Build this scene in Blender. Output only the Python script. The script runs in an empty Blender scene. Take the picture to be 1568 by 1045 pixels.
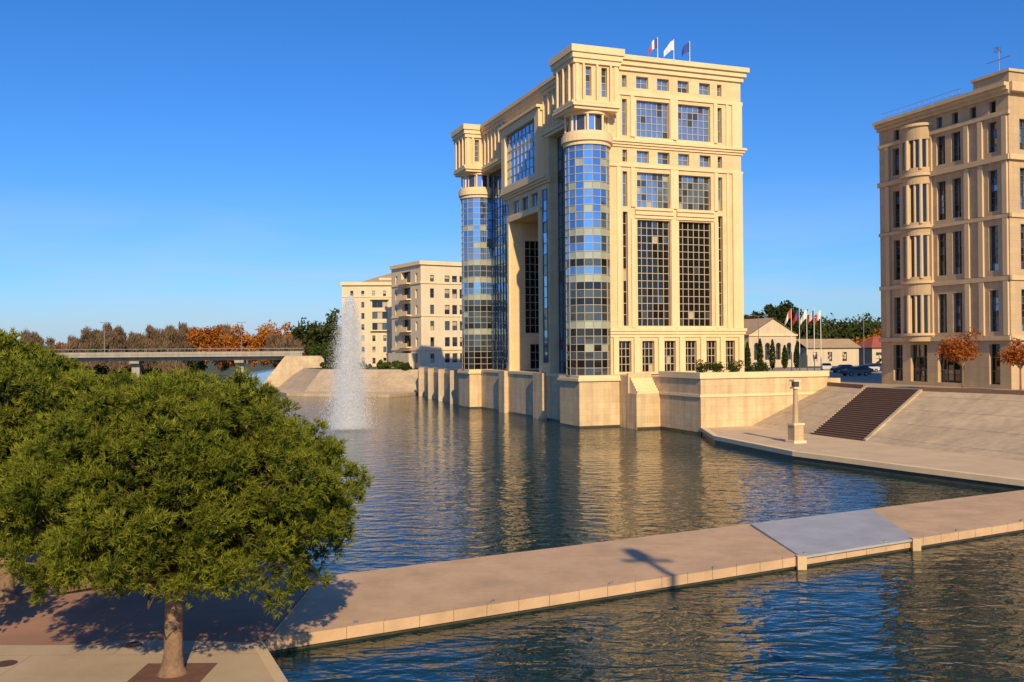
import bpy, math, random
import numpy as np
from mathutils import Vector, Matrix
random.seed(4); rng=np.random.default_rng(7)
S=bpy.context.scene
COL=S.collection
# ------------------------------------------------------------------ materials
def nt(name):
    m=bpy.data.materials.new(name); m.use_nodes=True
    t=m.node_tree; b=t.nodes['Principled BSDF']; return m,t,b
def mat(name,col,rough=.8,var=.12,scale=.6,bump=.0,bscale=8,metal=0,ior=1.5,brick=None,stain=0.0,spec=.5):
    m,t,b=nt(name); N=t.nodes; L=t.links
    b.inputs['Roughness'].default_value=rough; b.inputs['Metallic'].default_value=metal; b.inputs['IOR'].default_value=ior
    b.inputs['Specular IOR Level'].default_value=spec
    tc=N.new('ShaderNodeTexCoord')
    no=N.new('ShaderNodeTexNoise'); no.inputs['Scale'].default_value=scale; no.inputs['Detail'].default_value=6; no.inputs['Roughness'].default_value=.65
    L.new(tc.outputs['Object'],no.inputs['Vector'])
    mr=N.new('ShaderNodeMapRange'); mr.inputs[1].default_value=.3; mr.inputs[2].default_value=.7
    mr.inputs[3].default_value=1-var; mr.inputs[4].default_value=1+var
    L.new(no.outputs['Fac'],mr.inputs[0])
    mx=N.new('ShaderNodeMix'); mx.data_type='RGBA'; mx.blend_type='MULTIPLY'; mx.inputs[0].default_value=1
    L.new(mr.outputs[0],mx.inputs[7])
    if brick:
        w,h,mort,dark=brick
        sx=N.new('ShaderNodeSeparateXYZ'); L.new(tc.outputs['Object'],sx.inputs[0])
        ad=N.new('ShaderNodeMath'); ad.operation='ADD'; L.new(sx.outputs[0],ad.inputs[0])
        cb=N.new('ShaderNodeCombineXYZ')
        if dark>=10:
            L.new(sx.outputs[0],cb.inputs[0]); L.new(sx.outputs[1],cb.inputs[1]); dark-=10
        else:
            L.new(sx.outputs[1],ad.inputs[1]); L.new(ad.outputs[0],cb.inputs[0]); L.new(sx.outputs[2],cb.inputs[1])
        br=N.new('ShaderNodeTexBrick'); L.new(cb.outputs[0],br.inputs['Vector'])
        br.inputs['Scale'].default_value=1; br.inputs['Brick Width'].default_value=w; br.inputs['Row Height'].default_value=h
        br.inputs['Mortar Size'].default_value=mort; br.inputs['Mortar Smooth'].default_value=.3
        br.inputs['Color1'].default_value=(*col,1); br.inputs['Color2'].default_value=tuple(c*.9 for c in col)+(1,)
        br.inputs['Mortar'].default_value=tuple(c*dark for c in col)+(1,)
        L.new(br.outputs['Color'],mx.inputs[6])
    else: mx.inputs[6].default_value=(*col,1)
    out=mx.outputs[2]
    if stain>0:
        mp=N.new('ShaderNodeMapping'); mp.inputs['Scale'].default_value=(1.3,1.3,.12); L.new(tc.outputs['Object'],mp.inputs[0])
        n3=N.new('ShaderNodeTexNoise'); n3.inputs['Scale'].default_value=1; n3.inputs['Detail'].default_value=5; L.new(mp.outputs[0],n3.inputs['Vector'])
        m3=N.new('ShaderNodeMapRange'); m3.inputs[1].default_value=.35; m3.inputs[2].default_value=.62; m3.inputs[3].default_value=1-stain; m3.inputs[4].default_value=1
        L.new(n3.outputs['Fac'],m3.inputs[0])
        m4=N.new('ShaderNodeMix'); m4.data_type='RGBA'; m4.blend_type='MULTIPLY'; m4.inputs[0].default_value=1
        L.new(out,m4.inputs[6]); L.new(m3.outputs[0],m4.inputs[7]); out=m4.outputs[2]
    L.new(out,b.inputs['Base Color'])
    if bump>0:
        n2=N.new('ShaderNodeTexNoise'); n2.inputs['Scale'].default_value=bscale; n2.inputs['Detail'].default_value=4
        L.new(tc.outputs['Object'],n2.inputs['Vector'])
        bp=N.new('ShaderNodeBump'); bp.inputs['Distance'].default_value=.05; bp.inputs['Strength'].default_value=bump
        L.new(n2.outputs['Fac'],bp.inputs['Height']); L.new(bp.outputs[0],b.inputs['Normal'])
    return m
def leafmat(name,c1,c2,trans=.25):
    m,t,b=nt(name); N=t.nodes; L=t.links; N.remove(b)
    o=N['Material Output']
    at=N.new('ShaderNodeAttribute'); at.attribute_name='tone'
    cr=N.new('ShaderNodeMix'); cr.data_type='RGBA'; cr.inputs[6].default_value=(*c1,1); cr.inputs[7].default_value=(*c2,1)
    L.new(at.outputs['Fac'],cr.inputs[0])
    d=N.new('ShaderNodeBsdfDiffuse'); tr=N.new('ShaderNodeBsdfTranslucent'); mx=N.new('ShaderNodeMixShader'); mx.inputs[0].default_value=trans
    L.new(cr.outputs[2],d.inputs[0]); L.new(cr.outputs[2],tr.inputs[0]); L.new(d.outputs[0],mx.inputs[1]); L.new(tr.outputs[0],mx.inputs[2])
    L.new(mx.outputs[0],o.inputs[0]); return m
M={}
M['stone']=mat('stone_cladding',(.80,.58,.33),.85,.05,.25,brick=(1.5,.75,.014,.80),stain=.08)
M['trim']=mat('stone_trim',(.83,.61,.36),.85,.05,.4,stain=.06)
M['base']=mat('stone_base',(.70,.51,.30),.9,.12,.5,bump=.2,brick=(1.6,.8,.02,.75),stain=.2)
M['stone2']=mat('stone_right',(.56,.40,.235),.85,.06,.3,brick=(1.4,.7,.016,.78),stain=.12)
M['trim2']=mat('stone_right_trim',(.63,.46,.275),.85,.06,.3,stain=.1)
M['stone3']=mat('stone_back',(.72,.58,.41),.85,.06,.2,stain=.1)
M['gdark']=mat('glass_dark',(.010,.009,.009),.03,.1,1,ior=1.6)
M['gmid']=mat('glass_mid',(.04,.05,.06),.04,.2,.4,ior=1.9)
M['gblue']=mat('glass_sky_tint',(.27,.39,.54),.03,.1,.3,metal=.7)  # sky reflection put into the pane colour
M['gcurt']=mat('glass_curtain',(.24,.42,.62),.03,.15,.2,metal=.88)
M['gpale']=mat('glass_pale',(.42,.44,.34),.15,.1,.5,metal=.2)
M['blind']=mat('window_blind',(.42,.36,.27),.5,.1,1)
M['frame']=mat('window_frame',(.44,.37,.28),.5,.05,1)
M['framed']=mat('window_frame_dark',(.10,.10,.10),.4,.05,1)
M['roof']=mat('roof_grey',(.25,.22,.19),.9)
M['tile']=mat('roof_tile',(.42,.29,.17),.9)
M['metal']=mat('metal_grey',(.30,.31,.32),.35,.05,2,metal=.6)
M['conc']=mat('concrete',(.52,.40,.27),.9,.14,.35,bump=.25,brick=(5,5,.025,10.66))
M['jetty']=mat('jetty_concrete',(.56,.375,.225),.9,.18,.5,bump=.3,bscale=5,stain=0)
M['bank']=mat('bank_stone',(.56,.43,.285),.9,.14,.3,bump=.3,stain=.16,brick=(3,1.2,.03,.70))
M['path']=mat('path_stone',(.60,.45,.29),.9,.12,.4,bump=.2)
M['wet']=mat('wet_stone',(.07,.06,.035),.35,.3,1.5)
M['steps']=mat('brick_steps',(.22,.125,.08),.9,.15,2)
M['asph']=mat('red_asphalt',(.38,.21,.135),.95,.2,.25,bump=.3,bscale=20,brick=(9,7,.03,10.7))
M['pit']=mat('brick_pit',(.19,.09,.065),.9,.2,2,bump=.4,brick=(.22,.11,.012,10.6))
M['iron']=mat('iron',(.09,.05,.04),.8)
M['land']=mat('grass_land',(.07,.085,.035),.95,.35,.05)
M['plaza']=mat('plaza_paving',(.42,.33,.23),.9,.1,.4)
M['bark']=mat('bark',(.22,.14,.09),.95,.35,3,bump=1,bscale=9)
M['white']=mat('white_paint',(.75,.74,.72),.5)
M['red']=mat('red_cloth',(.55,.04,.03),.7); M['blue']=mat('blue_cloth',(.02,.05,.28),.7)
M['hill']=mat('hill',(.10,.13,.16),1,.1,.002)
M['rubber']=mat('rubber',(.02,.02,.02),.8)
# ------------------------------------------------------------------ builder
class MB:
    def __init__(s): s.v=[];s.f=[];s.m=[];s.sl=[]
    def mi(s,k):
        if k not in s.sl: s.sl.append(k)
        return s.sl.index(k)
    def poly(s,pts,k):
        n=len(s.v); s.v+= [tuple(p) for p in pts]; s.f.append(tuple(range(n,n+len(pts)))); s.m.append(s.mi(k))
    def box8(s,p,k):
        n=len(s.v); s.v+=[tuple(q) for q in p]; mi=s.mi(k)
        for f in ((0,3,2,1),(4,5,6,7),(0,1,5,4),(1,2,6,5),(2,3,7,6),(3,0,4,7)):
            s.f.append(tuple(n+i for i in f)); s.m.append(mi)
    def box(s,x0,x1,y0,y1,z0,z1,k):
        s.box8([(x0,y0,z0),(x1,y0,z0),(x1,y1,z0),(x0,y1,z0),(x0,y0,z1),(x1,y0,z1),(x1,y1,z1),(x0,y1,z1)],k)
    def bf(s,fr,a0,a1,d0,d1,z0,z1,k):
        q=lambda a,d,z:P(fr,a,d,z)
        s.box8([q(a0,d0,z0),q(a1,d0,z0),q(a1,d1,z0),q(a0,d1,z0),q(a0,d0,z1),q(a1,d0,z1),q(a1,d1,z1),q(a0,d1,z1)],k)
    def tube(s,pts,rad,k,n=8,cap=True):
        pts=[Vector(p) for p in pts]; base=len(s.v); mi=s.mi(k)
        for i,p in enumerate(pts):
            d=(pts[min(i+1,len(pts)-1)]-pts[max(i-1,0)]).normalized()
            x=d.orthogonal().normalized() if abs(d.z)<.95 else Vector((1,0,0))
            x=(x-d*x.dot(d)).normalized(); y=d.cross(x)
            for j in range(n):
                t=2*math.pi*j/n; s.v.append(tuple(p+(x*math.cos(t)+y*math.sin(t))*rad[i]))
        for i in range(len(pts)-1):
            for j in range(n):
                a=base+i*n+j; b=base+i*n+(j+1)%n
                s.f.append((a,b,b+n,a+n)); s.m.append(mi)
        if cap:
            s.f.append(tuple(base+j for j in range(n))); s.m.append(mi)
            s.f.append(tuple(base+(len(pts)-1)*n+j for j in range(n))); s.m.append(mi)
    def ring(s,cx,cy,r,z0,z1,k,n=32,rin=None,a0=0,a1=2*math.pi):
        rin=rin if rin is not None else 0
        for i in range(n):
            t0=a0+(a1-a0)*i/n; t1=a0+(a1-a0)*(i+1)/n
            c0,s0,c1,s1=math.cos(t0),math.sin(t0),math.cos(t1),math.sin(t1)
            s.poly([(cx+r*c0,cy+r*s0,z0),(cx+r*c1,cy+r*s1,z0),(cx+r*c1,cy+r*s1,z1),(cx+r*c0,cy+r*s0,z1)],k)
            for z in (z0,z1):
                s.poly([(cx+rin*c0,cy+rin*s0,z),(cx+rin*c1,cy+rin*s1,z),(cx+r*c1,cy+r*s1,z),(cx+r*c0,cy+r*s0,z)],k)
    def panes(s,fr,a0,a1,z0,z1,d,nx,nz,pal,fk='frame',mw=.09,tilt=.008):
        for i in range(nx):
            for j in range(nz):
                x0=a0+(a1-a0)*i/nx; x1=a0+(a1-a0)*(i+1)/nx; y0=z0+(z1-z0)*j/nz; y1=z0+(z1-z0)*(j+1)/nz
                ta=random.gauss(0,tilt)*(x1-x0); tb=random.gauss(0,tilt)*(y1-y0)
                s.poly([P(fr,x0,d-ta-tb,y0),P(fr,x1,d+ta-tb,y0),P(fr,x1,d+ta+tb,y1),P(fr,x0,d-ta+tb,y1)],random.choice(pal))
        for i in range(nx+1):
            x=a0+(a1-a0)*i/nx; lo=max(a0,x-mw/2); hi=min(a1,x+mw/2)
            s.bf(fr,lo,hi,d+.0,d+.10,z0,z1,fk)
        for j in range(nz+1):
            y=z0+(z1-z0)*j/nz; lo=max(z0,y-mw/2); hi=min(z1,y+mw/2)
            s.bf(fr,a0,a1,d+.0,d+.085,lo,hi,fk)
    def wall(s,fr,a0,a1,z0,z1,ops,k,depth=.45,d=0,rk=None):
        rk=rk or k
        xs=sorted(set([a0,a1]+[o[0] for o in ops]+[o[1] for o in ops])); zs=sorted(set([z0,z1]+[o[2] for o in ops]+[o[3] for o in ops]))
        for i in range(len(xs)-1):
            for j in range(len(zs)-1):
                cx=(xs[i]+xs[i+1])/2; cz=(zs[j]+zs[j+1])/2
                if any(o[0]<cx<o[1] and o[2]<cz<o[3] for o in ops): continue
                s.poly([P(fr,xs[i],d,zs[j]),P(fr,xs[i+1],d,zs[j]),P(fr,xs[i+1],d,zs[j+1]),P(fr,xs[i],d,zs[j+1])],k)
        for o in ops:
            x0,x1,y0,y1=o[:4]; dd=d-depth
            if len(o)>4 and o[4]==0: continue
            s.poly([P(fr,x0,d,y0),P(fr,x0,dd,y0),P(fr,x0,dd,y1),P(fr,x0,d,y1)],rk)
            s.poly([P(fr,x1,d,y0),P(fr,x1,dd,y0),P(fr,x1,dd,y1),P(fr,x1,d,y1)],rk)
            s.poly([P(fr,x0,d,y0),P(fr,x1,d,y0),P(fr,x1,dd,y0),P(fr,x0,dd,y0)],rk)
            s.poly([P(fr,x0,d,y1),P(fr,x1,d,y1),P(fr,x1,dd,y1),P(fr,x0,dd,y1)],rk)
            nx,nz,pal=o[4],o[5],o[6]; fk=o[7] if len(o)>7 else 'frame'
            s.panes(fr,x0,x1,y0,y1,dd,nx,nz,pal,fk)
    def done(s,name,parent=None,loc=(0,0,0),rz=0,smooth=False,zs=1.0):
        if zs!=1.0: s.v=[(x,y,z if z<10 else 10+(z-10)*zs) for x,y,z in s.v]
        me=bpy.data.meshes.new(name); me.from_pydata(s.v,[],s.f)
        for k in s.sl: me.materials.append(M[k])
        me.polygons.foreach_set('material_index',s.m)
        if smooth: me.polygons.foreach_set('use_smooth',[True]*len(s.f))
        me.update(); o=bpy.data.objects.new(name,me); COL.objects.link(o)
        o.location=loc; o.rotation_euler=(0,0,rz)
        if parent: o.parent=parent
        return o
def P(fr,a,d,z): return (fr[0]+a*fr[2]+d*fr[4], fr[1]+a*fr[3]+d*fr[5], z)
def empty(name,loc=(0,0,0),rz=0):
    e=bpy.data.objects.new(name,None); COL.objects.link(e); e.location=loc; e.rotation_euler=(0,0,rz); return e
def wallstrip(b,pts,z0,z1,k):
    for i in range(len(pts)-1):
        b.poly([(*pts[i],z0),(*pts[i+1],z0),(*pts[i+1],z1),(*pts[i],z1)],k)
# ------------------------------------------------------------------ HOTEL DE REGION
TH=math.radians(20.36); OX,OY=9.9,124.5
cu,su=math.cos(TH),math.sin(TH)
def W(u,v): return (OX+u*cu-v*su, OY+u*su+v*cu)
H=empty('glass_and_stone_office_building',(OX,OY,0),TH)
HZ=.976
SF=(0,-1.0,1,0,0,-1); RF=(0,0,0,1,-1,0)
b=MB()
top=['gblue','gblue','gblue','gblue','gmid']; low=['gdark']*26+['gmid','gmid','blind']; midp=['gblue']*5+['gmid','gmid','gpale']  # pane reflections painted by colour: sky blue above, dark surroundings below
sm=[(4.6,5.3),(6.7,8.5),(9.8,11.6),(12.9,14.6),(16.2,17.9),(19.0,19.7)]
ops=[]
for z0,z1 in((45.0,46.6),(35.0,36.6)):
    for i,(x0,x1) in enumerate(sm): ops.append((x0,x1,z0,z1,1 if i in(0,5) else 2,2,top))
for z0,z1,nz,pal in((38.5,43.4,5,top),(29.0,33.7,5,midp)):
    for x0,x1 in((6.7,11.6),(12.9,17.9)): ops.append((x0,x1,z0,z1,6,nz,pal))
    for x0,x1 in((4.6,5.3),(19.0,19.7)): ops.append((x0,x1,z0,z1,1,nz-2,pal))
for x0,x1 in((6.7,11.6),(12.9,17.9)): ops.append((x0,x1,13.0,27.3,6,14,low,'frame'))
for x0,x1 in((4.6,5.3),(19.0,19.7)): ops.append((x0,x1,13.0,28.3,1,10,low))
for x0,x1 in((3.9,5.7),(7.3,9.1),(10.6,12.3),(13.8,15.5),(17.0,18.6),(20.0,21.5)): ops.append((x0,x1,6.9,11.0,3,4,low))
b.wall(SF,1.4,22.7,6.6,48.0,ops,'stone',.55)
def cornice(fr,a0,a1,z,h,out,steps=3,k='trim',ext=True):
    for i in range(steps):
        o=out*(i+1)/steps
        b.bf(fr,a0,a1+(o if ext else 0),-.15,o,z+h*i/steps,z+h*(i+1)/steps,k)
cornice(SF,1.4,22.7,47.2,1.9,.9)
cornice(SF,1.4,22.7,36.95,.95,.6)
b.bf(SF,1.4,22.9,-.1,.2,34.3,34.65,'trim'); b.bf(SF,1.4,22.9,-.1,.2,43.9,44.4,'trim')
cornice(SF,1.4,22.7,11.5,1.2,.45)
for x0,x1 in((6.3,12.0),(12.5,18.3)):
    cornice(SF,x0,x1,27.5,.9,.4,2,ext=False)
    b.bf(SF,x0,x1,0,.3,12.7,12.98,'trim')
    for zz in (28.6,38.0): b.bf(SF,x0,x1,-.1,.25,zz,zz+.35,'trim')
for x0 in(5.75,11.65,18.35):
    w=.55 if x0!=11.65 else 1.15
    for z0,z1 in((12.75,27.4),(28.98,34.25),(38.4,43.88)): b.bf(SF,x0,x0+w,-.1,.22,z0,z1,'trim')
for x0 in(3.5,20.1):
    for z0,z1 in((12.75,34.25),(38.0,43.88)): b.bf(SF,x0+.2,x0+.75 if x0<5 else x0+.55,-.1,.18,z0,z1,'trim')
b.bf(SF,21.2,22.75,-.1,.25,12.72,34.28,'trim'); b.bf(SF,21.2,22.75,-.1,.25,37.95,43.88,'trim')
for x in(3.0,6.0,9.6,12.75,16.0,19.05,22.0):
    b.bf(SF,x,x+.75,-.05,.3,6.6,11.48,'trim')
b.box(1.4,22.69,-.9,46,47.9,48.3,'roof')
b.box(22.4,22.695,-.99,46,6.6,48.0,'stone'); b.box(1.5,22.39,45.8,46,6.6,47.9,'stone')
for z,h,o in((47.2,1.9,.9),(36.95,.95,.6),(11.5,1.2,.45)):
    for i in range(3): b.box(22.6,22.7+o*(i+1)/3,-.8,46,z+h*i/3,z+h*(i+1)/3,'trim')
b.done('south_facade',H,zs=HZ)
b=MB()
ops=[]
a=4.2
while a<41:
    if not(14.0<a<30.2): ops.append((a,a+.85,42.6,46.6,1,3,top))
    a+=1.75
b.wall(RF,3.0,42.0,41.0,48.2,ops,'stone',.5)
a=3.75
while a<41.5:
    if not(14.6<a<30.2): b.bf(RF,a-.1,a+.25,-.05,.3,42.0,47.2,'trim')
    a+=1.75
cornice(RF,3.0,42.0,47.25,1.7,.8,ext=False)
cornice(RF,3.0,42.0,40.9,.9,.45,2,ext=False)
b.box(.01,1.8,3.0,42,40.85,40.99,'trim')
for a0,a1 in((-.9,12.99),(31.01,45.9)):
    n=int((a1-a0)/1.3)
    b.panes(RF,a0,a1,6.6,40.85,-1.5,n,21,['gcurt']*9+['gblue','gmid'],'framed',.12)
b.wall(RF,13,31,6.6,41.0,[(16.3,28.7,6.6,30.5,0),(17.2,20.2,31.6,33.6,2,1,top),(21.0,24.0,31.6,33.6,2,1,top),(24.8,27.8,31.6,33.6,2,1,top)],'stone',.4,d=.01)
b.bf(RF,13,13.3,-1.6,0.0,6.6,40.9,'stone'); b.bf(RF,30.7,31,-1.6,0.0,6.6,40.9,'stone')
cornice(RF,12.6,31.4,34.3,1.1,.9,ext=False)
b.bf(RF,15.6,16.28,-.1,.35,6.6,31.0,'trim'); b.bf(RF,28.72,29.4,-.1,.35,6.6,31.0,'trim'); b.bf(RF,15.6,29.4,-.1,.36,30.5,31.2,'trim')
for a0,a1 in((13.5,15.1),(29.7,30.7)): b.panes(RF,a0,a1,8,33.5,.05,1,16,['gcurt','gcurt','gmid'],'framed',.1)
b.wall(RF,14.6,30.4,35.4,45.6,[(16.2,28.8,36.2,44.4,8,6,['gcurt','gcurt','gblue'])],'trim',.5,d=.9)
b.bf(RF,14.6,14.9,-.1,.89,35.4,45.6,'trim'); b.bf(RF,30.1,30.4,-.1,.89,35.4,45.6,'trim'); b.bf(RF,14.6,30.4,-.1,.89,45.4,45.6,'trim')
cornice(RF,14.3,30.7,45.2,.8,1.3,2,ext=False)
NF=(0,28.7,1,0,0,-1)
b.wall(NF,0,9,6.6,30.5,[(2.4,7.0,12.6,27.6,5,12,['gdark']*9+['gmid']),(3.2,6.2,6.9,10.8,3,3,['gdark'])],'stone',.4)
b.bf((0,16.3,1,0,0,1),0,9,-.05,0,6.6,30.5,'stone')
b.panes((9,0,0,1,-1,0),16.35,28.65,6.6,30.5,0,8,16,['gdark','gdark','gmid'])
b.box(0.02,9,16.3,28.7,30.5,30.6,'stone')
b.done('river_facade',H,zs=HZ)
def turret(cv,nm):
    global b
    b=MB(); R=2.85
    n=16; z=6.6; sh=(36.9-6.6)/10; fl=0
    pale=[0,.25,1,.3,1,.9,1,.35,.9,.2]
    while z<36.8:
        rows=[(z,z+.95,1),(z+.95,z+2.0,0),(z+2.0,z+sh,0)]
        pk=pale[min(fl,9)]
        for z0,z1,kind in rows:
            rowk=random.choice(['gdark','gdark','gmid']) if z<12 else (random.choice(['gmid','gdark','gcurt','gmid']) if z<24 else random.choice(['gcurt','gblue','gcurt']))  # reflections painted in: pane colours go from dark below to sky blue above
            for i in range(n):
                t0=2*math.pi*(i+.5)/n; t1=2*math.pi*(i+1.5)/n; tl=random.gauss(0,.012)
                if kind: k='gpale' if random.random()<pk else rowk
                else: k=rowk if random.random()<.85 else ('gmid' if z<24 else 'gblue')
                b.poly([((R)*math.cos(t0),cv+(R)*math.sin(t0),z0),(R*math.cos(t1),cv+R*math.sin(t1),z0),((R+tl)*math.cos(t1),cv+(R+tl)*math.sin(t1),z1),((R+tl)*math.cos(t0),cv+(R+tl)*math.sin(t0),z1)],k)
            b.ring(0,cv,R+.07,z0-.04,z0+.04,'frame',n=16,rin=R-.1,a0=math.pi/n,a1=2*math.pi+math.pi/n)
        z+=sh; fl+=1
    for i in range(n):
        t=2*math.pi*(i+.5)/n
        b.tube([((R+.02)*math.cos(t),cv+(R+.02)*math.sin(t),6.6),((R+.02)*math.cos(t),cv+(R+.02)*math.sin(t),36.9)],[.055,.055],'frame',4)
    b.ring(0,cv,R+.25,36.6,37.1,'trim'); b.ring(0,cv,R+.5,37.1,38.0,'trim'); b.ring(0,cv,R+.3,38.0,38.4,'trim')
    for i in range(12):
        t0=2*math.pi*i/12; t1=2*math.pi*(i+1)/12; r=2.35
        b.poly([(r*math.cos(t0),cv+r*math.sin(t0),38.4),(r*math.cos(t1),cv+r*math.sin(t1),38.4),(r*math.cos(t1),cv+r*math.sin(t1),40.6),(r*math.cos(t0),cv+r*math.sin(t0),40.6)],'gmid' if i%2 else 'gcurt')
        b.tube([(r*math.cos(t0),cv+r*math.sin(t0),38.4),(r*math.cos(t0),cv+r*math.sin(t0),40.6)],[.1,.1],'trim',5)
    for i in range(8):
        t=2*math.pi*(i+.5)/8; b.tube([(2.75*math.cos(t),cv+2.75*math.sin(t),38.4),(2.75*math.cos(t),cv+2.75*math.sin(t),40.7)],[.16,.16],'trim',8)
    b.ring(0,cv,R+.1,40.6,41.0,'trim')
    h=3.0
    b.box(-h-.15,h+.05,cv-h-.15,cv+h+.15,41.0,41.4,'trim'); b.box(-h-.4,h+.2,cv-h-.4,cv+h+.4,41.4,41.8,'trim')
    c1=[(1.5,2.3,42.8,46.6,1,4,top),(3.7,4.5,42.8,46.6,1,4,top)]
    for fr in((-h,cv-h,1,0,0,-1),(-h,cv+h,0,-1,-1,0),(h,cv+h,-1,0,0,1),(h,cv-h,0,1,1,0)):
        b.wall(fr,0,2*h,41.8,48.0,c1,'stone',.5)
        for x in(1.1,3.0,4.9): b.tube([P(fr,x,.28,42.1),P(fr,x,.28,46.9)],[.17,.15],'trim',8)
        for x in(.02,2*h-.55): b.bf(fr,x+.01,x+.5,-.05,.16,41.8,47.0,'trim')
        b.bf(fr,.02,2*h-.02,-.05,.42,41.8,42.1,'trim')
    for i,(o,z0,z1) in enumerate(((.3,46.9,47.5),(.5,47.5,48.2),(.7,48.2,49.1))): b.box(-h-o,h+o,cv-h-o,cv+h+o,z0,z1,'trim')
    b.box(-2.7,2.9,cv-3.0,cv+3.2,-1,5.9,'base'); b.box(-2.73,2.93,cv-3.03,cv+3.23,-1,.28,'wet'); b.box(-2.95,3.15,cv-3.25,cv+3.45,5.9,6.25,'trim'); b.box(-2.8,3.0,cv-3.1,cv+3.3,6.25,6.6,'trim')
    b.done(nm,H,zs=HZ)
turret(0,'corner_turret'); turret(45,'corner_turret_far')
b=MB()
b.box(-.6,22.9,3.25,41.8,-1,6.5,'base'); b.box(-.75,1,3.5,41.4,6.2,6.6,'trim'); b.box(-.64,0,3.3,41.7,-1,.27,'wet')
b.box(-1.3,0,12.8,16.4,-1,6.59,'base'); b.box(-1.3,0,28.6,31.2,-1,6.59,'base')
b.box(2.95,22.9,-4.98,3.2,-1,6.5,'base')
b.box(1,22.9,41.85,46,-1,6.5,'base')
b.done('plinth',H)
b=MB()
def flag(b,x,y,z,L,hh,cols,ph=0,hang=.0):
    n=12
    for i in range(n):
        c=cols[int(i*len(cols)/n)]
        f=lambda t:(x-L*t*.75, y+.28*math.sin(7*t+ph)*t, -(.35+hang)*t*t*L*.5+.1*math.sin(5*t+ph)*t)
        a0=f(i/n);a1=f((i+1)/n)
        b.poly([(a0[0],a0[1],z-hh+a0[2]),(a1[0],a1[1],z-hh+a1[2]),(a1[0],a1[1],z+a1[2]*1.5),(a0[0],a0[1],z+a0[2]*1.5)],c)
for s,c in((11.6,['blue','white','red']),(14.1,['white']),(16.6,['blue'])):
    b.tube([(s,2,47),(s,2,52.3)],[.07,.05],'white',6); flag(b,s,2,52.1,1.9,1.3,c,s,.8)
b.done('roof_flags',H)
b=MB()
b.box(6.2,24,-17.1,-5.01,-1,6.45,'base'); b.box(6.16,24,-17.14,-7.62,-1,.3,'wet'); b.box(2.95,6.15,-7.64,-7.0,-1,.28,'wet')
b.box(6.0,24.05,-17.3,-16.75,6.45,7.15,'trim'); b.box(6.0,6.5,-16.75,-7.6,6.45,7.15,'trim')
b.box(6.05,6.2,-17.25,-7.6,4.3,4.6,'trim'); b.box(6.2,24,-17.22,-17.1,4.3,4.6,'trim')
b.box(2.9,6.19,-7.6,-5.02,-1,4.4,'base'); b.box(2.92,6.19,-5.4,-5.0,4.4,6.9,'base')
for i in range(6): b.box(3.0+.1,6.1,-7.5+i*.33,-5.45,4.4+i*.32,4.4+(i+1)*.32,'trim')
b.box(24,26,-16.9,10,4.6,6.2,'base')
b.done('stone_terrace_wall',None,(OX,OY,0),TH)
# ------------------------------------------------------------------ RIGHT BUILDING
R0=(51.9,100.0)
RB=empty('curved_bay_apartment_building',(R0[0],R0[1],0),TH)
RZ=.952
b=MB()
FL=(0,0,0,1,-1,0); FR=(0,0,1,0,0,-1)
pr=['gmid','gdark','gmid','gblue','gmid']
zr=[(11.6,16.2,3),(18.4,23.4,3),(25.0,29.6,3),(31.6,35.0,2)]
def rows(cols):
    o=[]
    for x0,x1,nx in cols:
        for z0,z1,nz in zr: o.append((x0,x1,z0,z1,nx,nz*2,pr,'framed'))
    return o
cols=[(1.5,2.7,1),(6.4,7.7,2),(8.6,9.9,2),(15.7,16.8,1)]
o=rows(cols)+[(1.4,2.8,5.9,10.2,1,3,low,'framed'),(6.2,10.0,5.9,10.2,4,3,low,'framed'),(11.6,14.2,5.9,10.2,3,3,low,'framed'),(15.5,17.0,5.9,10.2,2,3,low,'framed')]
o+= [(x,x+.9,36.0,37.3,1,1,pr,'framed') for x in(1.6,4.2,6.7,9.0,15.7)]
b.wall(FL,0,19.0,5.4,38.0,o,'stone2',.5)
for z0,z1,d in((10.6,11.1,.35),(17.2,17.7,.2),(24.1,24.5,.2),(30.4,31.0,.35),(35.4,35.8,.25)):
    b.bf(FL,-.2,19.1,-.1,d,z0,z1,'trim2')
for i in range(3): b.bf(FL,-.3,19.2,-.1,.3*(i+1),37.6+.4*i,38.0+.4*i,'trim2')
for x in(.15,3.3,5.2,10.5,14.9,17.3):
    for z0,z1 in((11.15,17.15),(17.75,24.05),(24.55,30.35),(31.05,35.35)): b.bf(FL,x,x+.6,-.1,.22,z0,z1,'trim2')
bc=(0.35,12.6); br=2.0
for z0,z1,nz in zr:
    for i in range(8):
        t0=math.pi/2+math.pi*i/8; t1=t0+math.pi/8; 
        q=lambda t,r,z:(bc[0]+r*math.cos(t),bc[1]+r*math.sin(t),z)
        b.poly([q(t0,br-.3,z0),q(t1,br-.3,z0),q(t1,br-.3,z1),q(t0,br-.3,z1)],random.choice(['gmid','gdark']))
        b.tube([q(t0,br-.25,z0),q(t0,br-.25,z1)],[.13,.13],'trim2',6)
        if i%2==0: b.tube([q(t0,br+.02,z0-.2),q(t0,br+.02,z1)],[.2,.18],'trim2',8)
zz=[10.6,11.6,16.2,18.4,23.4,25.0,29.6,31.6,35.0,37.0]
for i in range(0,10,2): b.ring(bc[0],bc[1],br,zz[i],zz[i+1],'stone2',n=16,a0=math.pi/2,a1=1.5*math.pi)
for z in(11.3,17.6,24.3,30.6,36.6): b.ring(bc[0],bc[1],br+.25,z,z+.3,'trim2',n=16,a0=math.pi/2,a1=1.5*math.pi)
o=rows([(1.5,3.3,2),(5.5,7.3,2),(9.5,11.3,2)])
b.wall(FR,0,25,5.4,38.0,o,'stone2',.5)
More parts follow.
